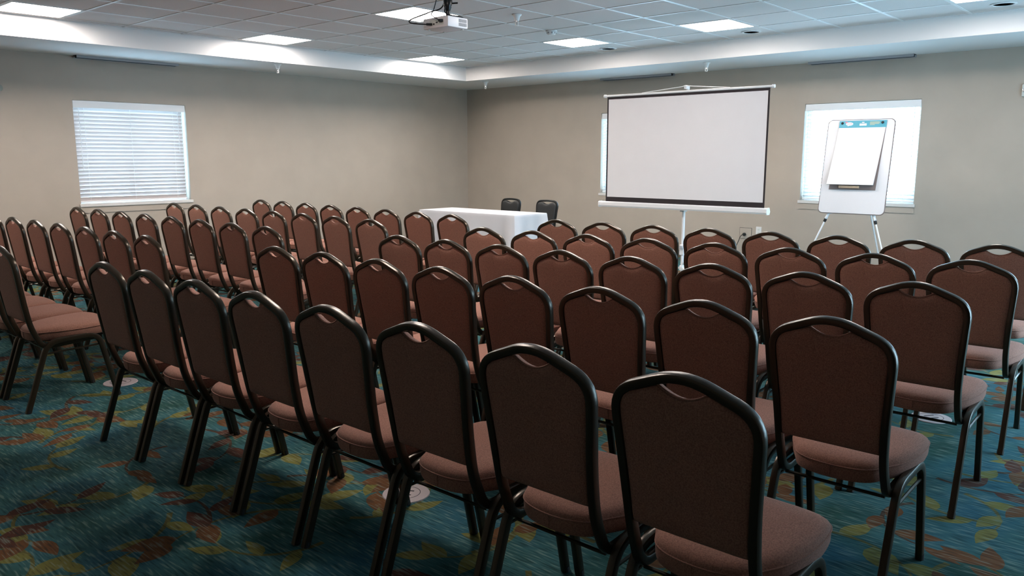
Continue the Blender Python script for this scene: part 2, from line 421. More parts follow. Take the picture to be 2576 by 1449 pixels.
t = thing('smoke_detector', 'white round smoke detector on the tile ceiling', 'smoke detector', (6.86, 5.56, ZC))
MB().lathe([(0.062, 0), (0.062, -0.012), (0.052, -0.016)], seg=24).build('base', 'plastic', t, True)
MB().lathe([(0.050, -0.012), (0.048, -0.03), (0.036, -0.046), (0.0, -0.05)], seg=24).build('cover', 'plastic', t, True)
for k in range(8):
    a = k * math.pi / 4
    MB().box(-0.008, 0.008, -0.002, 0.002, -0.008, 0.008).xf(Matrix.Translation((0.0485 * math.cos(a), 0.0485 * math.sin(a), -0.026)) @ Matrix.Rotation(a + math.pi / 2, 4, 'Z')).build('vent_slot', 'grille', t)
for x, y, wh in ((8.43, 5.92, 'beside the corner-side light'), (8.37, 4.0, 'in front of the screen wall soffit'), (8.37, 1.63, 'beside the light nearest the wall strobe')):
    t = thing('ceiling_speaker', 'round white flush ceiling speaker ' + wh, 'speaker', (x, y, ZC), 0, 'flush ceiling speakers')
    MB().lathe([(0.105, 0.0), (0.105, -0.006), (0.085, -0.009), (0.080, -0.004)], seg=32).build('rim', 'plastic', t, True)
    MB().lathe([(0.080, -0.004), (0.0, -0.004)], seg=32).build('grille', 'offwhite', t, True)

def diffuser(p0, p1, along, where):
    t = thing('slot_diffuser', 'long dark linear air slot in soffit ' + where, 'air vent', (0, 0, ZS), 0, 'linear air slots')
    L_ = p1 - p0
    if along == 'y':
        f = lambda u0, u1, q0, q1, z0, z1: (XW - q1, XW - q0, p0 + u0, p0 + u1, z0, z1)
    else:
        f = lambda u0, u1, q0, q1, z0, z1: (p0 + u0, p0 + u1, YW - q1, YW - q0, z0, z1)
    MB().box(*f(0, L_, 0.015, 0.022, -0.030, 0)).build('rim', 'grille', t)
    MB().box(*f(0, L_, 0.118, 0.125, -0.030, 0)).build('rim', 'grille', t)
    MB().box(*f(0, L_, 0.022, 0.118, -0.004, 0)).build('slot', 'dark', t)
    for q in (0.05, 0.085): MB().box(*f(0.01, L_ - 0.01, q, q + 0.005, -0.028, -0.004)).build('blade', 'dark', t)
diffuser(3.60, 4.78, 'x', 'above the left window')
diffuser(2.74, 3.93, 'y', 'above the easel window')
diffuser(5.83, 7.02, 'y', 'above the window behind the screen')

# ------------------------------------------------------------------ windows and blinds
def frame_to(along, a, c):
    """returns box mapper: u along the wall, q depth outward from the inner wall face, z"""
    if along == 'y': return lambda u0, u1, q0, q1, z0, z1: (XW + q0, XW + q1, u0, u1, z0, z1)
    return lambda u0, u1, q0, q1, z0, z1: (u0, u1, YW + q0, YW + q1, z0, z1)
def window(n, along, a, c, where):
    F = frame_to(along, a, c)
    fr = MB(); d0, d1 = 0.13, 0.18
    for bx in ((a, c, d0, d1, WZ0, WZ0 + 0.05), (a, c, d0, d1, WZ1 - 0.05, WZ1), (a, a + 0.05, d0, d1, WZ0 + 0.05, WZ1 - 0.05), (c - 0.05, c, d0, d1, WZ0 + 0.05, WZ1 - 0.05)):
        fr.box(*F(*bx))
    o = tag(fr.build('window_%d' % n, 'vinyl_white'), 'white framed window ' + where, 'window', kind='structure')
    mid = (a + c) / 2
    MB().box(*F(mid - 0.02, mid + 0.02, d0 + 0.005, d1 - 0.005, WZ0 + 0.05, WZ1 - 0.05)).build('mullion', 'vinyl_white', o)
    for u0, u1 in ((a + 0.05, mid - 0.02), (mid + 0.02, c - 0.05)):
        MB().box(*F(u0, u1, 0.152, 0.157, WZ0 + 0.05, WZ1 - 0.05)).build('pane', 'glass', o)
    MB().box(*F(a - 0.0, c + 0.0, -0.001, 0.13, WZ0 - 0.001, WZ0 + 0.008)).build('sill_board', 'sillmat', o)
    MB().box(*F(a - 0.015, c + 0.02, -0.022, -0.001, WZ0 - 0.028, WZ0 + 0.008), c=0.003).build('sill_nose', 'sillmat', o)
    MB().box(*F(a - 0.01, c + 0.015, -0.010, -0.001, WZ0 - 0.10, WZ0 - 0.028)).build('apron', 'wall', o)
def blind(along, a, c, tilt, label, gap_lo=0.012, gap_hi=0.012, n=24, raised=False, sm='slat'):
    """tilt: slat angle, room-side edge up; slats hang in the window reveal"""
    t = thing('window_blind', label, 'blind', ((XW + 0.06, 0, 0) if along == 'y' else (0, YW + 0.06, 0)))
    a2, c2 = a + gap_lo, c - gap_hi; mid = (a2 + c2) / 2
    def F(u0, u1, q0, q1, z0, z1): return (q0, q1, u0, u1, z0, z1) if along == 'y' else (u0, u1, q0, q1, z0, z1)
    MB().box(*F(a + 0.006, c - 0.006, -0.052, -0.040, WZ1 - 0.088, WZ1 - 0.006), c=0.003).build('valance', 'vinyl_white', t)
    MB().box(*F(a2, c2, -0.030, 0.030, WZ1 - 0.055, WZ1 - 0.006)).build('headrail', 'vinyl_white', t)
    zt, zb = WZ1 - 0.105, WZ0 + 0.060
    zr = WZ0
    if raised: zb, zr = zt - 0.11, zt - 0.11 - 0.05
    me = MB(); w_ = 0.025; L2 = (c2 - a2) / 2
    prof = []
    for k in range(5):
        s = -1 + k / 2; prof.append((s * w_, 0.003 * (1 - s * s) + 0.0013))
    prof += [(p[0], p[1] - 0.0026) for p in reversed(prof)]
    ca, sa = math.cos(tilt), math.sin(tilt)
    # q outward; room-side edge (negative q) goes up
    pr_ = [(q * ca + z * sa, -q * sa + z * ca) for q, z in prof]
    k = len(pr_)
    vs_ = [((q, u, z) if along == 'y' else (u, q, z)) for u in (-L2, L2) for q, z in pr_]
    me.add(vs_, [(i, (i + 1) % k, k + (i + 1) % k, k + i) for i in range(k)] + [tuple(range(k)), tuple(range(2 * k - 1, k - 1, -1))])
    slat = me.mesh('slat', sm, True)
    for i in range(n):
        o = link('slat', slat, t)
        z = zt + (zb - zt) * i / (n - 1)
        o.location = (0, mid, z) if along == 'y' else (mid, 0, z)
    MB().box(*F(a2, c2, -0.026, 0.026, zr + 0.022, zr + 0.038), c=0.003).build('bottom_rail', 'vinyl_white', t)
    for u in (a2 + 0.12, mid, c2 - 0.12):
        for q in (-0.027, 0.027):
            MB().box(*F(u - 0.0012, u + 0.0012, q - 0.0008, q + 0.0008, zr + 0.03, WZ1 - 0.05)).build('ladder_cord', 'vinyl_white', t)
    for u, zl in ((a2 + 0.06, 1.25), (c2 - 0.06, 1.45)):
        p = (lambda z: (-0.036, u, z)) if along == 'y' else (lambda z: (u, -0.036, z))
        MB().tube([p(WZ1 - 0.07), p(zl)], 0.003, 6).build('tilt_wand' if u < mid else 'lift_cord', 'vinyl_white', t)
window(1, 'x', *WIN_L[0], 'in the left wall')
window(2, 'y', *WIN_R[0], 'behind the flip chart easel')
window(3, 'y', *WIN_R[1], 'behind the projection screen')
window(4, 'y', *WIN_R[2], 'at the far end of the screen wall')
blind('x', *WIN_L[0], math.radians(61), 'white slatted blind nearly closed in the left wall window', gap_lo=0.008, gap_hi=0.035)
blind('y', *WIN_R[0], math.radians(22), 'white slatted blind glowing with daylight behind the flip chart', sm='vinyl_white')
blind('y', *WIN_R[1], math.radians(22), 'white slatted blind mostly hidden behind the projection screen', sm='vinyl_white')
blind('y', *WIN_R[2], 0.0, 'white slatted blind pulled up in the window past the easel', raised=True, sm='vinyl_white')

# ------------------------------------------------------------------ banquet chairs
def catmull(pts, n=4):
    out = []; k = len(pts)
    for i in range(k):
        p0, p1, p2, p3 = (Vector(pts[(i + d) % k]) for d in (-1, 0, 1, 2))
        for j in range(n):
            t = j / n
            out.append(0.5 * ((2 * p1) + (p2 - p0) * t + (2 * p0 - 5 * p1 + 4 * p2 - p3) * t * t + (3 * p1 - p0 - 3 * p2 + p3) * t ** 3))
    return out
def xback(z):      # rake of the back: x of the frame centreline at height z
    pts = [(0.36, 0.112), (0.43, 0.080), (0.50, 0.059), (0.60, 0.045), (0.80, 0.018), (0.95, -0.005)]
    for (z0, x0), (z1, x1) in zip(pts, pts[1:]):
        if z <= z1: return x0 + (x1 - x0) * (z - z0) / (z1 - z0)
    return pts[-1][1]

def make_chair(name, cat, crown, fab, met):
    """origin on the floor under the top of the back; the chair faces +x"""
    t = thing(name, None, cat)
    if crown:
        AP, RA, CY, CZ, RC = 0.922, 0.075, 0.187, 0.849, 0.062
    else:
        AP, RA, CY, CZ, RC = 0.857, 0.10, 0.190, 0.842, 0.075
    def half(s):
        P = lambda y, z: (xback(z), s * y, z)
        return [((0.43, s * 0.165, 0.372), 0), ((xback(0.352), s * 0.166, 0.352), 0.045), (P(0.163, 0.47), 0.05), (P(0.168, 0.60), 0.05), (P(CY, CZ), RC)]
    ctrl = half(1) + [((xback(AP), 0, AP), RA)] + half(-1)[::-1]
    path = fillet(ctrl, 7)
    MB().sweep(path, rrect(0.0145, 0.0122, 0.0065, 2), (0, 0, -1)).build('back_frame', met, t, True)
    # upholstered back panel with the scooped hand grip
    def ztop(y):
        y = abs(y)
        if crown:
            if y < 0.066: return 0.858 + 0.025 * (y / 0.066) ** 2
            if y < 0.146: return 0.883 - 0.39 * (y - 0.066)
            return 0.795 + 0.0568 * math.sqrt(max(0, 1 - ((y - 0.146) / 0.030) ** 2))
        if y < 0.080: return 0.808 + 0.026 * (y / 0.080) ** 2
        if y < 0.125: return 0.834 - 0.03 * (y - 0.080)
        return 0.782 + 0.0506 * math.sqrt(max(0, 1 - ((y - 0.125) / 0.051) ** 2))
    def wid(z):
        pts = [(0.46, 0.153), (0.60, 0.159), (0.72, 0.170), (0.78, 0.176), (1.0, 0.176)]
        for (z0, x0), (z1, x1) in zip(pts, pts[1:]):
            if z <= z1: return x0 + (x1 - x0) * (z - z0) / (z1 - z0)
    us = [-1, -0.985, -0.955, -0.90, -0.82, -0.70, -0.55, -0.42, -0.36, -0.30, -0.20, -0.10, 0]; us = us + [-u for u in reversed(us[:-1])]
    vv = [0, 0.012, 0.035, 0.08, 0.2, 0.4, 0.6, 0.78, 0.88, 0.94, 0.975, 0.992, 1.0]
    pm = MB(); zb = 0.498; nu, nv = len(us), len(vv); verts = []
    for side in (-1, 1):
        for v in vv:
            for u in us:
                z = zb + v * (ztop(u * 0.176) - zb); y = u * wid(z)
                e = (1 - abs(u) ** 14) ** 0.5 * max(0, 1 - abs(2 * v - 1) ** 22) ** 0.5
                th = 0.015 if side < 0 else 0.024
                verts.append((xback(z) + side * (0.002 + th * e) + 0.003, y, z))
    fs = []
    for s_ in (0, 1):
        for i in range(nv - 1):
            for j in range(nu - 1):
                o = s_ * nu * nv; fs.append((o + i * nu + j, o + i * nu + j + 1, o + (i + 1) * nu + j + 1, o + (i + 1) * nu + j))
    rim = [j for j in range(nu)] + [i * nu + nu - 1 for i in range(1, nv)] + [(nv - 1) * nu + j for j in range(nu - 2, -1, -1)] + [i * nu for i in range(nv - 2, 0, -1)]
    for q in range(len(rim)):
        a, c = rim[q], rim[(q + 1) % len(rim)]; fs.append((a, c, c + nu * nv, a + nu * nv))
    pan = pm.add(verts, fs).build('backrest', fab, t, True)
    g = [(xback(ztop(y)) - 0.004, y, ztop(y) + 0.001) for y in [-0.064 + 0.128 * i / 12 for i in range(13)]]
    MB().tube(g, 0.003, 5).build('grip_piping', fab, pan, True)
    # seat cushion
    hp = [(0.076, 0.0), (0.084, 0.068), (0.110, 0.118), (0.160, 0.147), (0.225, 0.180), (0.31, 0.200), (0.405, 0.204), (0.478, 0.190), (0.507, 0.138), (0.516, 0.0)]
    loop = [Vector((x, y, 0)) for x, y in hp] + [Vector((x, -y, 0)) for x, y in hp[-2:0:-1]]
    loop = catmull(loop, 3); n = len(loop); cx = 0.285
    rings = [(0.386, 0.93), (0.388, 0.975), (0.400, 0.995), (0.425, 1.0), (0.4315, 0.992), (0.4345, 0.998), (0.442, 0.985), (0.450, 0.945), (0.457, 0.85), (0.462, 0.62), (0.464, 0.3)]
    tl = lambda x: (x - cx) * 0.035
    sv = []
    for z, s_ in rings:
        for p in loop:
            x = cx + (p.x - cx) * s_; sv.append((x, p.y * s_, z + tl(x)))
    sf = [(r * n + i, r * n + (i + 1) % n, (r + 1) * n + (i + 1) % n, (r + 1) * n + i) for r in range(len(rings) - 1) for i in range(n)]
    sv.append((cx, 0, 0.4645)); top = len(sv) - 1
    sf += [((len(rings) - 1) * n + i, (len(rings) - 1) * n + (i + 1) % n, top) for i in range(n)]
    sf.append(tuple(range(n))[::-1])
    seat = MB().add(sv, sf).build('seat', fab, t, True)
    MB().tube([(p.x, p.y, 0.4327 + tl(p.x)) for p in loop], 0.0028, 5, closed=True).build('welt', fab, seat, True)
    MB().tube([(0.0755, 0.0, 0.430 + tl(0.08)), (0.0752, 0.0, 0.41), (0.078, 0.0, 0.385)], 0.0022, 5).build('rear_seam', fab, seat, True)
    MB().add([(cx + (p.x - cx) * 0.90, p.y * 0.88, z) for z in (0.376, 0.3865) for p in loop],
             [(i, (i + 1) % n, n + (i + 1) % n, n + i) for i in range(n)] + [tuple(range(n))[::-1], tuple(range(n, 2 * n))]).build('seat_pan', 'rubber', t)
    # legs: two halves of each side's inverted U
    for s in (1, -1):
        y = s * 0.1915
        for foot, bend, r in (((0.005, y, 0.0), (0.135, y, 0.384), 0.07), ((0.490, y, 0.0), (0.405, y, 0.392), 0.07)):
            p = fillet([(foot, 0), (bend, r), ((0.27, y, 0.388), 0)], 7)
            lg = MB().sweep(p, rrect(0.0122, 0.0150, 0.0065, 2), (0, 1, 0)).build('leg', met, t, True)
            d = Vector(bend) - Vector(foot); d.normalize()
            MB().tube([Vector(foot), Vector(foot) + d * 0.022], 0.0150, 10).build('foot_cap', 'rubber', lg, True)
        MB().tube([(0.112, y, 0.318), (0.420, y, 0.326)], 0.0055, 6).build('stretcher', met, t, True)
    for x, z, hw in ((0.125, 0.345, 0.160), (0.385, 0.362, 0.188)):
        MB().tube([(x, -hw, z), (x, hw, z)], 0.006, 6).build('cross_bar', met, t, True)
    return t

ROWS = {'A': ([1.539, 1.524, 1.509, 1.496, 1.483, 1.472, 1.461, 1.452], [0.861, 1.295, 1.728, 2.157, 2.585, 3.010, 3.432, 3.853]),
        'B': ([2.406, 2.404, 2.399, 2.391, 2.382, 2.370, 2.356, 2.339], [0.848, 1.278, 1.707, 2.135, 2.561, 2.986, 3.410, 3.832]),
        'C': ([3.319, 3.298, 3.278, 3.259, 3.242, 3.226, 3.212, 3.199], [0.850, 1.278, 1.706, 2.131, 2.555, 2.977, 3.398, 3.819]),
        'D': ([4.219, 4.182, 4.145, 4.108, 4.070, 4.032, 3.993, 3.953], [0.848, 1.276, 1.702, 2.125, 2.547, 2.967, 3.386, 3.805]),
        'E': ([5.069, 5.033, 4.998, 4.964, 4.930, 4.897, 4.864, 4.832], [0.893, 1.322, 1.749, 2.174, 2.597, 3.018, 3.437, 3.856]),
        'A2': ([1.345, 1.340, 1.335, 1.330, 1.325, 1.320, 1.315, 1.310], [4.987, 5.425, 5.868, 6.315, 6.765, 7.215, 7.665, 8.115]),
        'B2': ([2.151, 2.145, 2.138, 2.128, 2.117, 2.104, 2.090, 2.075], [5.000, 5.473, 5.946, 6.420, 6.894, 7.369, 7.845, 8.322]),
        'C2': ([2.990, 2.993, 2.993, 2.991, 2.986, 2.979, 2.970, 2.958], [5.005, 5.485, 5.966, 6.448, 6.931, 7.414, 7.898, 8.383]),
        'D2': ([3.898, 3.909, 3.918, 3.924, 3.928, 3.930, 3.929, 3.925], [4.986, 5.466, 5.948, 6.430, 6.914, 7.399, 7.884, 8.371]),
        'E2': ([4.688, 4.725, 4.760, 4.793, 4.824, 4.852, 4.877, 4.901], [4.882, 5.363, 5.845, 6.328, 6.812, 7.297, 7.784, 8.271])}
ORD = ['first', 'second', 'third', 'fourth', 'fifth', 'sixth', 'seventh', 'eighth']
ROWN = {'E': 'front row', 'D': 'second row', 'C': 'third row', 'B': 'fourth row', 'A': 'last row'}
proto = make_chair('banquet_chair', 'chair', True, 'fabric', 'frame')
first = True
jr = random.Random(4)
for key, (xs, ys) in ROWS.items():
    left = key.endswith('2')
    for j in range(8):
        if left:   # seats are listed from the centre aisle outwards on this side
            seat, block = ORD[j], 'window-side block'
        else:
            seat, block = ORD[7 - j], 'screen-side block'
        i0, i1 = max(0, j - 1), min(7, j + 1)
        ang = math.atan2(-(xs[i1] - xs[i0]), ys[i1] - ys[i0]) * 0.3 + jr.uniform(-0.006, 0.006)
        o = proto if first else copy_tree(proto)
        first = False
        o.location = (xs[j], ys[j], 0); o.rotation_euler = (0, 0, ang)
        tag(o, 'brown banquet chair, %s from the centre aisle, %s, %s' % (seat, ROWN[key[0]], block), 'chair', 'brown upholstered banquet chairs set out in rows')

bproto = make_chair('banquet_chair', 'chair', False, 'black_vinyl', 'black_metal')
bproto.location = (7.86, 7.02, 0); bproto.rotation_euler = (0, 0, math.pi)
bproto.scale = (1, 0.86, 1)
tag(bproto, 'black vinyl chair behind the middle of the white table', 'chair', 'black chairs behind the table')
o = copy_tree(bproto); o.location = (7.86, 6.405, 0); o.rotation_euler = (0, 0, math.pi + 0.05)
tag(o, 'black vinyl chair behind the screen end of the white table', 'chair', 'black chairs behind the table')

# ------------------------------------------------------------------ front table with cloth
TX0, TX1, TY0, TY1, TZ = 6.72, 7.29, 5.965, 7.57, 0.745
t = thing('folding_table', 'long folding table hidden under a white tablecloth', 'table', ((TX0 + TX1) / 2, (TY0 + TY1) / 2, 0))
hx, hy = (TX1 - TX0) / 2 - 0.004, (TY1 - TY0) / 2 - 0.004
MB().box(-hx, hx, -hy, hy, TZ - 0.035, TZ - 0.004, 0.006).build('tabletop', 'offwhite', t)
for sx in (-1, 1):
    for sy in (-1, 1):
        MB().tube([(sx * (hx - 0.07), sy * (hy - 0.2), 0), (sx * (hx - 0.07), sy * (hy - 0.2), TZ - 0.035)], 0.0125, 10).build('leg', 'grey_metal', t, True)
def cloth():
    hx, hy = (TX1 - TX0) / 2, (TY1 - TY0) / 2
    # perimeter samples with arc length, going round the table top
    per = []
    def seg(x0, y0, x1, y1, n):
        for i in range(n): per.append((x0 + (x1 - x0) * i / n, y0 + (y1 - y0) * i / n))
    r = 0.012
    seg(-hx, -hy, hx, -hy, 30); seg(hx, -hy, hx, hy, 70); seg(hx, hy, -hx, hy, 30); seg(-hx, hy, -hx, -hy, 70)
    n = len(per); rnd = random.Random(5)
    drops = [0, 0.004, 0.012, 0.03, 0.06, 0.12, 0.20, 0.30, 0.40, 0.50, 0.60, 0.69]
    vs_, fs_ = [], []
    for di, d in enumerate(drops):
        for (x, y) in per:
            # outward direction, blended at the corners
            ex, ey = hx - abs(x), hy - abs(y)
            ox = math.exp(-(ex / 0.02) ** 2) * (1 if x > 0 else -1); oy = math.exp(-(ey / 0.02) ** 2) * (1 if y > 0 else -1)
            ln = math.hypot(ox, oy) or 1
            ox /= ln; oy /= ln
            corner = math.exp(-((ex + ey) / 0.10) ** 2)
            c2 = math.exp(-((ex + ey - 0.17) / 0.07) ** 2)
            s = x * 7.0 + y * 5.0
            flare = 0.002 + 0.012 * d + 0.09 * corner * min(1, d / 0.6) - 0.035 * c2 * min(1, d / 0.5) + 0.010 * d * math.sin(s * 1.9) + 0.010 * min(1, d * 2) * math.sin(s * 4.3 + 1)
            # pressed fold creases
            flare += 0.004 * math.exp(-((d - 0.30) / 0.012) ** 2)
            rr = min(d, 0.012)
            vs_.append((x + ox * flare + ox * rr * 0.3, y + oy * flare + oy * rr * 0.3, TZ - d))
    for k in range(len(drops) - 1):
        for i in range(n):
            j = (i + 1) % n; fs_.append((k * n + i, k * n + j, (k + 1) * n + j, (k + 1) * n + i))
    fs_.append(tuple(range(n)))
    return MB().add(vs_, fs_)
c_ = cloth().build('tablecloth', 'linen', None, True); c_.location = ((TX0 + TX1) / 2, (TY0 + TY1) / 2, 0)
sm = c_.modifiers.new('thickness', 'SOLIDIFY'); sm.thickness = 0.0015; sm.offset = 1
tag(c_, 'white tablecloth with pressed creases draped over the front table', 'tablecloth')

# ------------------------------------------------------------------ projection screen on its tripod
SX = 7.0
t = thing('projection_screen', 'white pull-up projection screen with black border on tripod', 'projection screen', (SX, 4.0, 0))
Y0, Y1 = 3.137 - 4.0, 4.910 - 4.0
MB().box(0.0, 0.003, Y0 + 0.016, Y1 - 0.016, 0.985, 1.994).build('screen_fabric', 'screen', t)
for nm, bx in (('border_strip', (-0.001, 0.004, Y0, Y1, 1.994, 2.020)), ('border_strip', (-0.001, 0.004, Y0, Y1, 0.930, 0.985)),
               ('border_strip', (-0.001, 0.004, Y0, Y0 + 0.016, 0.985, 1.994)), ('border_strip', (-0.001, 0.004, Y1 - 0.016, Y1, 0.985, 1.994))):
    MB().box(*bx).build(nm, 'border', t)
rod = MB().tube([(0.002, Y0 - 0.03, 2.029), (0.002, Y1 + 0.03, 2.029)], 0.011, 12).build('top_rod', 'white_metal', t, True)
for y in (Y0 - 0.03, Y1 + 0.03):
    MB().lathe([(0.0, -0.014), (0.016, -0.012), (0.017, 0.012), (0.0, 0.014)], (0.002, y, 2.029), 14, 'y').build('end_cap', 'white_metal', rod, True)
hexp = [(-0.036, -0.012), (-0.024, -0.036), (0.026, -0.036), (0.034, -0.02), (0.034, 0.012), (0.018, 0.022), (-0.02, 0.022)]
case = MB().sweep([(0.0, Y0 - 0.035, 0.915), (0.0, Y1 + 0.06, 0.915)], [(z, -x) for x, z in hexp], (0, 0, 1)).build('case', 'white_metal', t)
for y in (Y0 - 0.042, Y1 + 0.060):
    MB().sweep([(0.0, y, 0.915), (0.0, y + 0.012, 0.915)], [(z * 1.12, -x * 1.12) for x, z in hexp], (0, 0, 1)).build('case_end_cap', 'white_metal', case)
PXO = 0.058
MB().box(0.02, 0.085, -0.025, 0.025, 0.862, 0.884, 0.005).build('case_bracket', 'grey_metal', t)
MB().box(PXO - 0.011, PXO + 0.011, -0.011, 0.011, 0.55, 2.075, 0.003).build('extension_post', 'white_metal', t)
MB().tube([(PXO, 0, 0.16), (PXO, 0, 0.87)], 0.0155, 14).build('pole', 'white_metal', t, True)
MB().box(0.0, PXO + 0.012, -0.014, 0.014, 2.055, 2.088, 0.004).build('top_hook', 'white_metal', t)
wire = fillet([((0.0, -0.47, 2.040), 0), ((0.0, -0.05, 2.077), 0.05), ((0.0, 0.0, 2.084), 0.01), ((0.0, 0.03, 2.076), 0.02), ((0.0, 0.06, 2.074), 0.02), ((0.0, 0.49, 2.040), 0)], 4)
MB().tube(wire, 0.0035, 6).build('hanger_wire', 'white_metal', t, True)
col_ = MB().box(PXO - 0.024, PXO + 0.026, -0.024, 0.024, 0.425, 0.530, 0.005).build('height_clamp', 'white_metal', t)
MB().lathe([(0.0, -0.04), (0.018, -0.038), (0.018, -0.026), (0.008, -0.022)], (PXO, 0, 0.505), 14, 'x').build('clamp_knob', 'grey_metal', col_, True)
MB().lathe([(0.026, 0.0), (0.028, 0.03), (0.022, 0.05)], (PXO, 0, 0.27), 16).build('leg_hub', 'white_metal', t, True)
MB().tube([(PXO, 0, 0.315), (PXO - 0.02, -0.045, 0.365)], 0.007, 8).build('release_lever', 'white_metal', t, True)
for k in range(3):
    a = math.pi / 2 + 0.35 + k * 2 * math.pi / 3
    d = Vector((math.cos(a), math.sin(a), 0))
    p = fillet([(Vector((PXO, 0, 0.295)) + d * 0.02, 0), (Vector((PXO, 0, 0.27)) + d * 0.20, 0.08), (Vector((PXO, 0, 0.012)) + d * 0.50, 0)], 5)
    lg = MB().sweep(p, rrect(0.010, 0.006, 0.003, 1)).build('leg', 'white_metal', t, True)
    MB().lathe([(0.012, 0.0), (0.012, 0.02), (0.008, 0.024)], (PXO + d.x * 0.50, d.y * 0.50, 0), 10).build('rubber_foot', 'rubber', lg, True)

# ------------------------------------------------------------------ flip chart easel and paper pad
EX, EY = 8.75, 2.955
e = thing('flip_chart_easel', 'white whiteboard easel on splayed legs before the window', 'easel', (EX, EY, 0))
TL = math.atan(0.16)
BM = Matrix.Translation((0, 0, 0.803)) @ Matrix.Rotation(TL, 4, 'Y')      # board frame: y lateral, z up the board, -x towards the seats
def rr_plate(hw, h, r, x0, x1, n=5, grow=0.0):
    pr = []
    for cx, cz, st in ((hw - r, h - r, 0), (-hw + r, h - r, 90), (-hw + r, r, 180), (hw - r, r, 270)):
        for i in range(n + 1):
            a = math.radians(st + 90 * i / n); pr.append((cx + (r + grow) * math.cos(a), cz + (r + grow) * math.sin(a)))
    k = len(pr)
    return MB().add([(x, p[0], p[1]) for x in (x0, x1) for p in pr], [tuple(range(k)), tuple(range(2 * k - 1, k - 1, -1))] + [(i, (i + 1) % k, k + (i + 1) % k, k + i) for i in range(k)]), pr
HW, BH = 0.340, 1.000
mb, pr0 = rr_plate(HW, BH, 0.045, -0.010, 0.008)
mb.xf(BM).build('whiteboard', 'board', e)
loop_ = [BM @ Vector((-0.002, p[0] * (HW + 0.003) / HW, (p[1] - BH / 2) * (BH + 0.006) / BH + BH / 2)) for p in pr0]
MB().tube(loop_, 0.0062, 6, closed=True).build('edge_trim', 'cardboard', e, True)
for y in (-0.27, -0.23, 0.24, 0.28):
    MB().lathe([(0.004, 0.0), (0.004, -0.002), (0.0, -0.003)], (-0.010, y, 0.022), 8, 'x').xf(BM).build('screw', 'grey_metal', e)
for s in (-1, 1):
    top = BM @ Vector((0.022, s * 0.235, 0.0))
    MB().box(0.008, 0.030, s * 0.235 - 0.014, s * 0.235 + 0.014, -0.005, 0.70, 0.003).xf(BM).build('rear_rail', 'white_metal', e)
    foot = Vector((-0.13, s * 0.52, 0.0)); d = (foot - top).normalized()
    lg = MB().tube([top, top + d * 0.055], 0.0145, 12).build('leg', 'white_metal', e, True)
    MB().tube([top + d * 0.05, foot], 0.0085, 10).build('lower_tube', 'white_metal', lg, True)
    MB().lathe([(0.016, 0.055), (0.016, 0.068), (0.013, 0.070)], (0, 0, 0), 12).xf(Matrix.Translation(top) @ d.to_track_quat('Z', 'Y').to_matrix().to_4x4()).build('collar', 'grey_metal', lg, True)
    MB().lathe([(0.016, 0.072), (0.015, 0.10), (0.010, 0.108)], (0, 0, 0), 12).xf(Matrix.Translation(top) @ d.to_track_quat('Z', 'Y').to_matrix().to_4x4()).build('clamp_collar', 'rubber', lg, True)
    MB().lathe([(0.012, 0), (0.012, 0.02), (0.009, 0.024)], foot, 10).build('rubber_foot', 'rubber', lg, True)
rtop = BM @ Vector((0.03, 0, 0.68))
lg = MB().tube([rtop, (0.72, -0.175, 0.0)], 0.0095, 10).build('leg', 'white_metal', e, True)
MB().lathe([(0.012, 0), (0.012, 0.02), (0.009, 0.024)], (0.72, -0.175, 0), 10).build('rubber_foot', 'rubber', lg, True)
MB().tube([BM @ Vector((0.022, 0.235, -0.01)), (0.30, -0.05, 0.835)], 0.004, 6).build('spreader_bar', 'grey_metal', e, True)
MB().tube([BM @ Vector((0.022, -0.235, -0.01)), (0.30, -0.05, 0.835)], 0.004, 6).build('spreader_bar', 'grey_metal', e, True)
ledge = MB().box(-0.040, -0.010, -0.065, 0.145, 0.268, 0.294, 0.004).xf(BM).build('pad_ledge', 'tan', e)

p = thing('paper_pad', 'white flip chart paper pad with teal header on the easel', 'paper pad', (EX, EY, 0))
PY0, PY1, PZ1 = -0.263, 0.222, 0.990
shear = -0.0
MB().box(-0.0135, -0.0105, PY0, PY1, 0.252, PZ1).xf(BM @ Matrix(((1, 0, 0, 0), (0, 1, -0.045, 0.045 * PZ1), (0, 0, 1, 0), (0, 0, 0, 1)))).build('backing_board', 'cardboard', p)
pg = MB(); rows_ = 16; vs_ = []; fs_ = []
for i in range(rows_ + 1):
    z = 0.302 + (0.915 - 0.302) * i / rows_; k = (0.915 - z) / 0.613
    bulge = 0.004 + 0.045 * k ** 2.2
    for x in (-0.0145 - bulge, -0.0145 - bulge * 0.55):
        for y in (PY0 + 0.006 + 0.045 * k, PY1 + 0.045 * k):
            vs_.append((x, y, z))
for i in range(rows_):
    a = i * 4; c = a + 4
    fs_ += [(a, a + 1, c + 1, c), (a + 2, c + 2, c + 3, a + 3), (a, c, c + 2, a + 2), (a + 1, a + 3, c + 3, c + 1)]
fs_ += [(0, 2, 3, 1), (rows_ * 4, rows_ * 4 + 1, rows_ * 4 + 3, rows_ * 4 + 2)]
pg.add(vs_, fs_).xf(BM).build('sheets', 'paper', p)
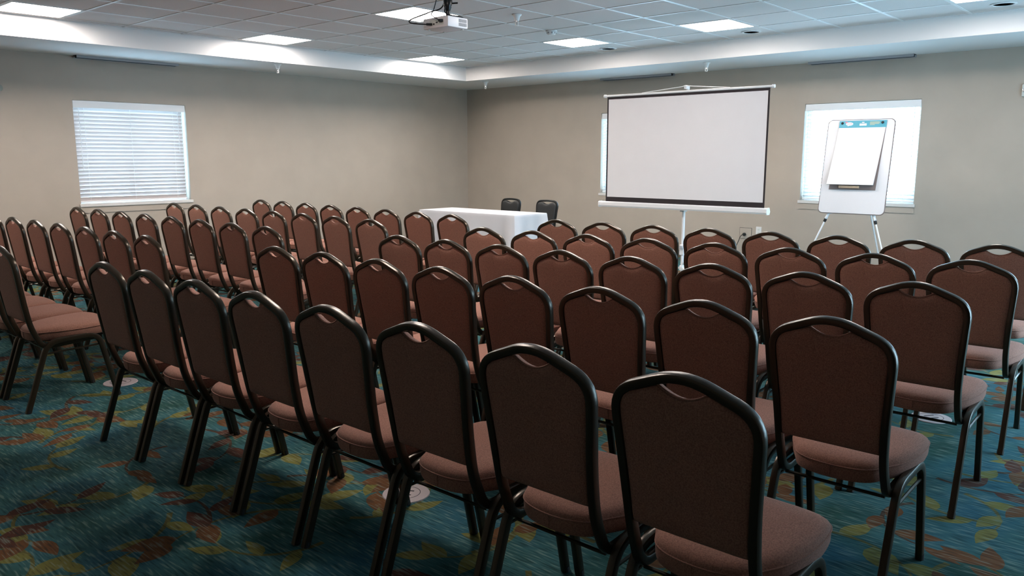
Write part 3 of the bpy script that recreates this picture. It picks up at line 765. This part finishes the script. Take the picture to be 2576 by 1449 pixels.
# header card with an oblong hand hole
hz0, hz1 = 0.915, PZ1
HY, HR, HZ = (PY0 + PY1) / 2 - 0.005, 0.012, 0.948
hd = MB(); X0, X1 = -0.019, -0.0145
hd.box(X0, X1, PY0, HY - 0.037, hz0, hz1).box(X0, X1, HY + 0.037, PY1, hz0, hz1).box(X0, X1, HY - 0.037, HY + 0.037, hz0, HZ - HR).box(X0, X1, HY - 0.037, HY + 0.037, HZ + HR, hz1)
head = hd.xf(BM).build('header_card', 'teal', p)
MB().box(X1 - 0.0005, X1 + 0.001, HY - 0.037, HY + 0.037, HZ - HR, HZ + HR).xf(BM).build('hand_hole', 'paper', head)
for y in (PY0 + 0.040, PY1 - 0.032):
    MB().lathe([(0.0, -0.012), (0.010, -0.010), (0.014, -0.003), (0.012, 0.0)], (X0, y, 0.965), 14, 'x').xf(BM).build('hanging_knob', 'rubber', head, True)
bub = [(0.0 + 0.038 * math.cos(a), 0.018 * math.sin(a)) for a in [2 * math.pi * i / 20 for i in range(20)]]
k = len(bub); BY, BZ = PY1 - 0.108, 0.956
MB().add([(x, BY + q[0], BZ + q[1]) for x in (X0 - 0.0015, X0) for q in bub], [tuple(range(k)), tuple(range(2 * k - 1, k - 1, -1))] + [(i, (i + 1) % k, k + (i + 1) % k, k + i) for i in range(k)]).add(
    [(X0 - 0.0012, BY + 0.018, BZ - 0.013), (X0 - 0.0012, BY + 0.004, BZ - 0.015), (X0 - 0.0012, BY + 0.014, BZ - 0.027)], [(0, 1, 2)]).xf(BM).build('speech_bubble_print', 'paper', head)
lt = MB()
for i in range(9):
    y = BY + 0.027 - i * 0.0062; hh = 0.0042 if i in (0, 3, 7) else 0.0026
    lt.box(X0 - 0.0022, X0 - 0.0015, y - 0.0042, y, BZ - 0.0022, BZ - 0.0022 + 2 * hh)
lt.xf(BM).build('bubble_lettering', 'pink', head)
MB().box(X0 - 0.001, X0, BY + 0.022, BY + 0.046, BZ + 0.012, BZ + 0.024).xf(BM).build('pink_flash_print', 'pink', head)
MB().box(X0 - 0.001, X0, HY - 0.012, HY + 0.012, HZ + 0.018, HZ + 0.027).xf(BM).build('label_print', 'paper', head)
kh = MB()
for i, ln in enumerate((0.098, 0.102, 0.094, 0.05)):
    kh.box(X0 - 0.001, X0, PY0 + 0.168 - ln, PY0 + 0.168, 0.969 - i * 0.0095, 0.9765 - i * 0.0095)
kh.xf(BM).build('khaki_text_print', 'khaki', head)

# ------------------------------------------------------------------ projector on its ceiling mount
t = thing('projector', 'white ceiling-hung projector with black cables under its mount', 'projector', (4.305, 4.52, 2.352))
body = MB().box(-0.105, 0.105, -0.137, 0.137, 0.0, 0.078, 0.010).build('body', 'proj', t, True)
MB().lathe([(0.0, 0.0), (0.034, 0.0), (0.036, 0.016), (0.028, 0.018), (0.024, 0.010), (0.0, 0.012)], (0.104, 0.06, 0.042), 20, 'x').build('lens', 'dark', body, True)
for i in range(2):
    for j in range(6):
        MB().box(0.006 + j * 0.0145, 0.006 + j * 0.0145 + 0.0115, -0.1385, -0.1365, 0.014 + i * 0.028, 0.038 + i * 0.028).build('vent_louvre', 'grille', body)
MB().box(-0.1065, -0.1045, -0.09, 0.06, 0.018, 0.060).build('port_panel', 'offwhite', body)
for y, w_, z, h_ in ((-0.075, 0.026, 0.036, 0.018), (-0.02, 0.018, 0.034, 0.008), (0.012, 0.012, 0.024, 0.010), (0.035, 0.010, 0.024, 0.010)):
    MB().box(-0.110, -0.1055, y - w_ / 2, y + w_ / 2, z, z + h_).build('port', 'dark', body)
for x, y in ((-0.08, 0.10), (0.08, -0.10), (0.08, 0.10)):
    MB().lathe([(0.012, 0.0), (0.012, -0.005), (0.0, -0.007)], (x, y, 0.001), 12).build('foot', 'offwhite', body, True)
MB().box(-0.06, 0.06, -0.06, 0.06, 0.084, 0.090, 0.002).build('mount_plate', 'black_metal', t)
for sx in (-1, 1):
    for sy in (-1, 1):
        MB().tube([(sx * 0.05, sy * 0.05, 0.074), (sx * 0.05, sy * 0.05, 0.088)], 0.005, 8).build('mount_screw', 'black_metal', t, True)
MB().tube([(0.0, -0.03, 0.088), (0.0, -0.03, 0.381)], 0.017, 14).build('mount_pole', 'black_metal', t, True)
MB().lathe([(0.012, 0.12), (0.03, 0.16), (0.034, 0.205), (0.024, 0.225)], (0.0, -0.03, 0), 16).build('swivel_joint', 'black_metal', t, True)
MB().tube([(0.0, -0.03, 0.185), (0.05, -0.085, 0.19)], 0.006, 8).build('locking_knob', 'black_metal', t, True)
MB().lathe([(0.06, 0.388), (0.06, 0.380), (0.03, 0.372)], (0.0, -0.03, 0), 20).build('ceiling_flange', 'black_metal', t, True)
def cpath(pts, n=10):
    pts = [Vector(p) for p in pts]; out = []
    for i in range(len(pts) - 1):
        p0, p1, p2, p3 = pts[max(0, i - 1)], pts[i], pts[i + 1], pts[min(len(pts) - 1, i + 2)]
        for j in range(n):
            q = j / n; out.append(0.5 * ((2 * p1) + (p2 - p0) * q + (2 * p0 - 5 * p1 + 4 * p2 - p3) * q * q + (3 * p1 - p0 - 3 * p2 + p3) * q ** 3))
    out.append(pts[-1]); return out
MB().tube(cpath([(-0.106, 0.035, 0.029), (-0.15, 0.08, 0.030), (-0.17, 0.20, 0.05), (-0.13, 0.24, 0.085), (-0.06, 0.12, 0.13), (0.0, 0.02, 0.18), (0.0, -0.01, 0.38)]), 0.005, 7).build('power_cable', 'rubber', t, True)
MB().tube([(-0.108, 0.030, 0.029), (-0.135, 0.065, 0.030)], 0.009, 8).build('cable_plug', 'rubber', t, True)
MB().tube(cpath([(-0.108, -0.075, 0.045), (-0.14, -0.06, 0.055), (-0.15, -0.01, 0.09), (-0.08, 0.03, 0.16), (-0.02, 0.02, 0.38)]), 0.0035, 6).build('signal_cable', 'rubber', t, True)
MB().box(-0.135, -0.108, -0.088, -0.062, 0.036, 0.054, 0.003).build('signal_plug', 'rubber', t)
MB().tube(cpath([(0.10, -0.09, 0.084), (0.05, -0.11, 0.088), (-0.02, -0.09, 0.09), (-0.04, -0.04, 0.12), (-0.01, -0.03, 0.2)]), 0.006, 7).build('loose_cable', 'rubber', t, True)

# ------------------------------------------------------------------ floor boxes
for x, y, rz, wh in ((2.05, 2.43, 0.5, 'under the middle of the last chair row'), (1.95, 5.05, 0.2, 'beside the aisle behind the left block'), (4.60, 1.05, 0.9, 'under the third chair row')):
    t = thing('floor_box', 'round pale metal floor outlet cover ' + wh, 'floor outlet', (x, y, 0), rz, 'round floor outlet covers')
    MB().lathe([(0.100, 0.0), (0.098, 0.004), (0.060, 0.006)], seg=36).build('rim', 'plate', t, True)
    MB().lathe([(0.058, 0.0), (0.058, 0.0055), (0.0, 0.0062)], seg=36).build('lid', 'plate', t, True)
    MB().lathe([(0.0605, 0.004), (0.0605, 0.0064), (0.058, 0.0064), (0.058, 0.004)], seg=36).build('lid_joint', 'dark', t, True)
    for s in (-1, 1):
        MB().box(-0.004 + s * 0.02, 0.004 + s * 0.02, -0.028, 0.028, 0.0055, 0.0068).build('lid_slot', 'dark', t)

# ------------------------------------------------------------------ small wall items
t = thing('fire_strobe', 'white rectangular fire strobe on the wall past the easel', 'fire strobe', (XW, 1.625, 2.088))
MB().box(-0.04, 0, -0.058, 0.058, -0.062, 0.062, 0.006).build('body', 'offwhite', t, True)
MB().box(-0.052, -0.04, -0.045, 0.050, -0.020, 0.020, 0.005).build('flash_lens', 'chrome', t, True)
t = thing('emergency_light', 'small grey wall fixture high beside the left window', 'wall fixture', (2.745, YW, 2.13))
MB().box(-0.07, 0.07, -0.05, 0, -0.045, 0.035, 0.006).build('body', 'greydev', t, True)
MB().lathe([(0.012, 0.0), (0.030, -0.05), (0.032, -0.055), (0.0, -0.052)], (0, 0, 0), 16, 'y').xf(Matrix.Translation((0.05, -0.045, 0.0)) @ Matrix.Rotation(0.5, 4, 'Z')).build('lamp_head', 'greydev', t, True)
t = thing('wall_access_panel', 'beige flush access panel low on the screen wall', 'access panel', (XW, 4.69, 0.40))
MB().box(-0.006, 0, -0.082, 0.082, -0.075, 0.068, 0.002).build('cover', 'wall', t)
MB().box(-0.002, 0, -0.086, 0.086, -0.079, 0.072).build('joint', 'dark', t)
t = thing('power_plug', 'round black plug with cord in the wall access panel', 'plug', (XW - 0.006, 4.70, 0.385))
MB().lathe([(0.020, 0.0), (0.020, -0.03), (0.008, -0.042)], seg=14, axis='x').build('plug_head', 'rubber', t, True)
MB().tube(cpath([(-0.036, 0, 0), (-0.05, 0.03, -0.02), (-0.05, 0.06, -0.09), (-0.06, 0.10, -0.20), (-0.09, 0.14, -0.36), (-0.16, 0.20, -0.380), (-0.6, 0.1, -0.380), (-1.4, -0.15, -0.380)]), 0.0045, 6).build('cord', 'rubber', t, True)
t = thing('wall_outlet', 'white outlet plate beside the beige access panel', 'outlet', (XW, 4.508, 0.435))
MB().box(-0.006, 0, -0.038, 0.038, -0.060, 0.060, 0.003).build('cover_plate', 'plastic', t)
for z in (-0.02, 0.02):
    MB().box(-0.008, -0.005, -0.014, 0.014, z - 0.013, z + 0.013, 0.001).build('socket', 'offwhite', t)
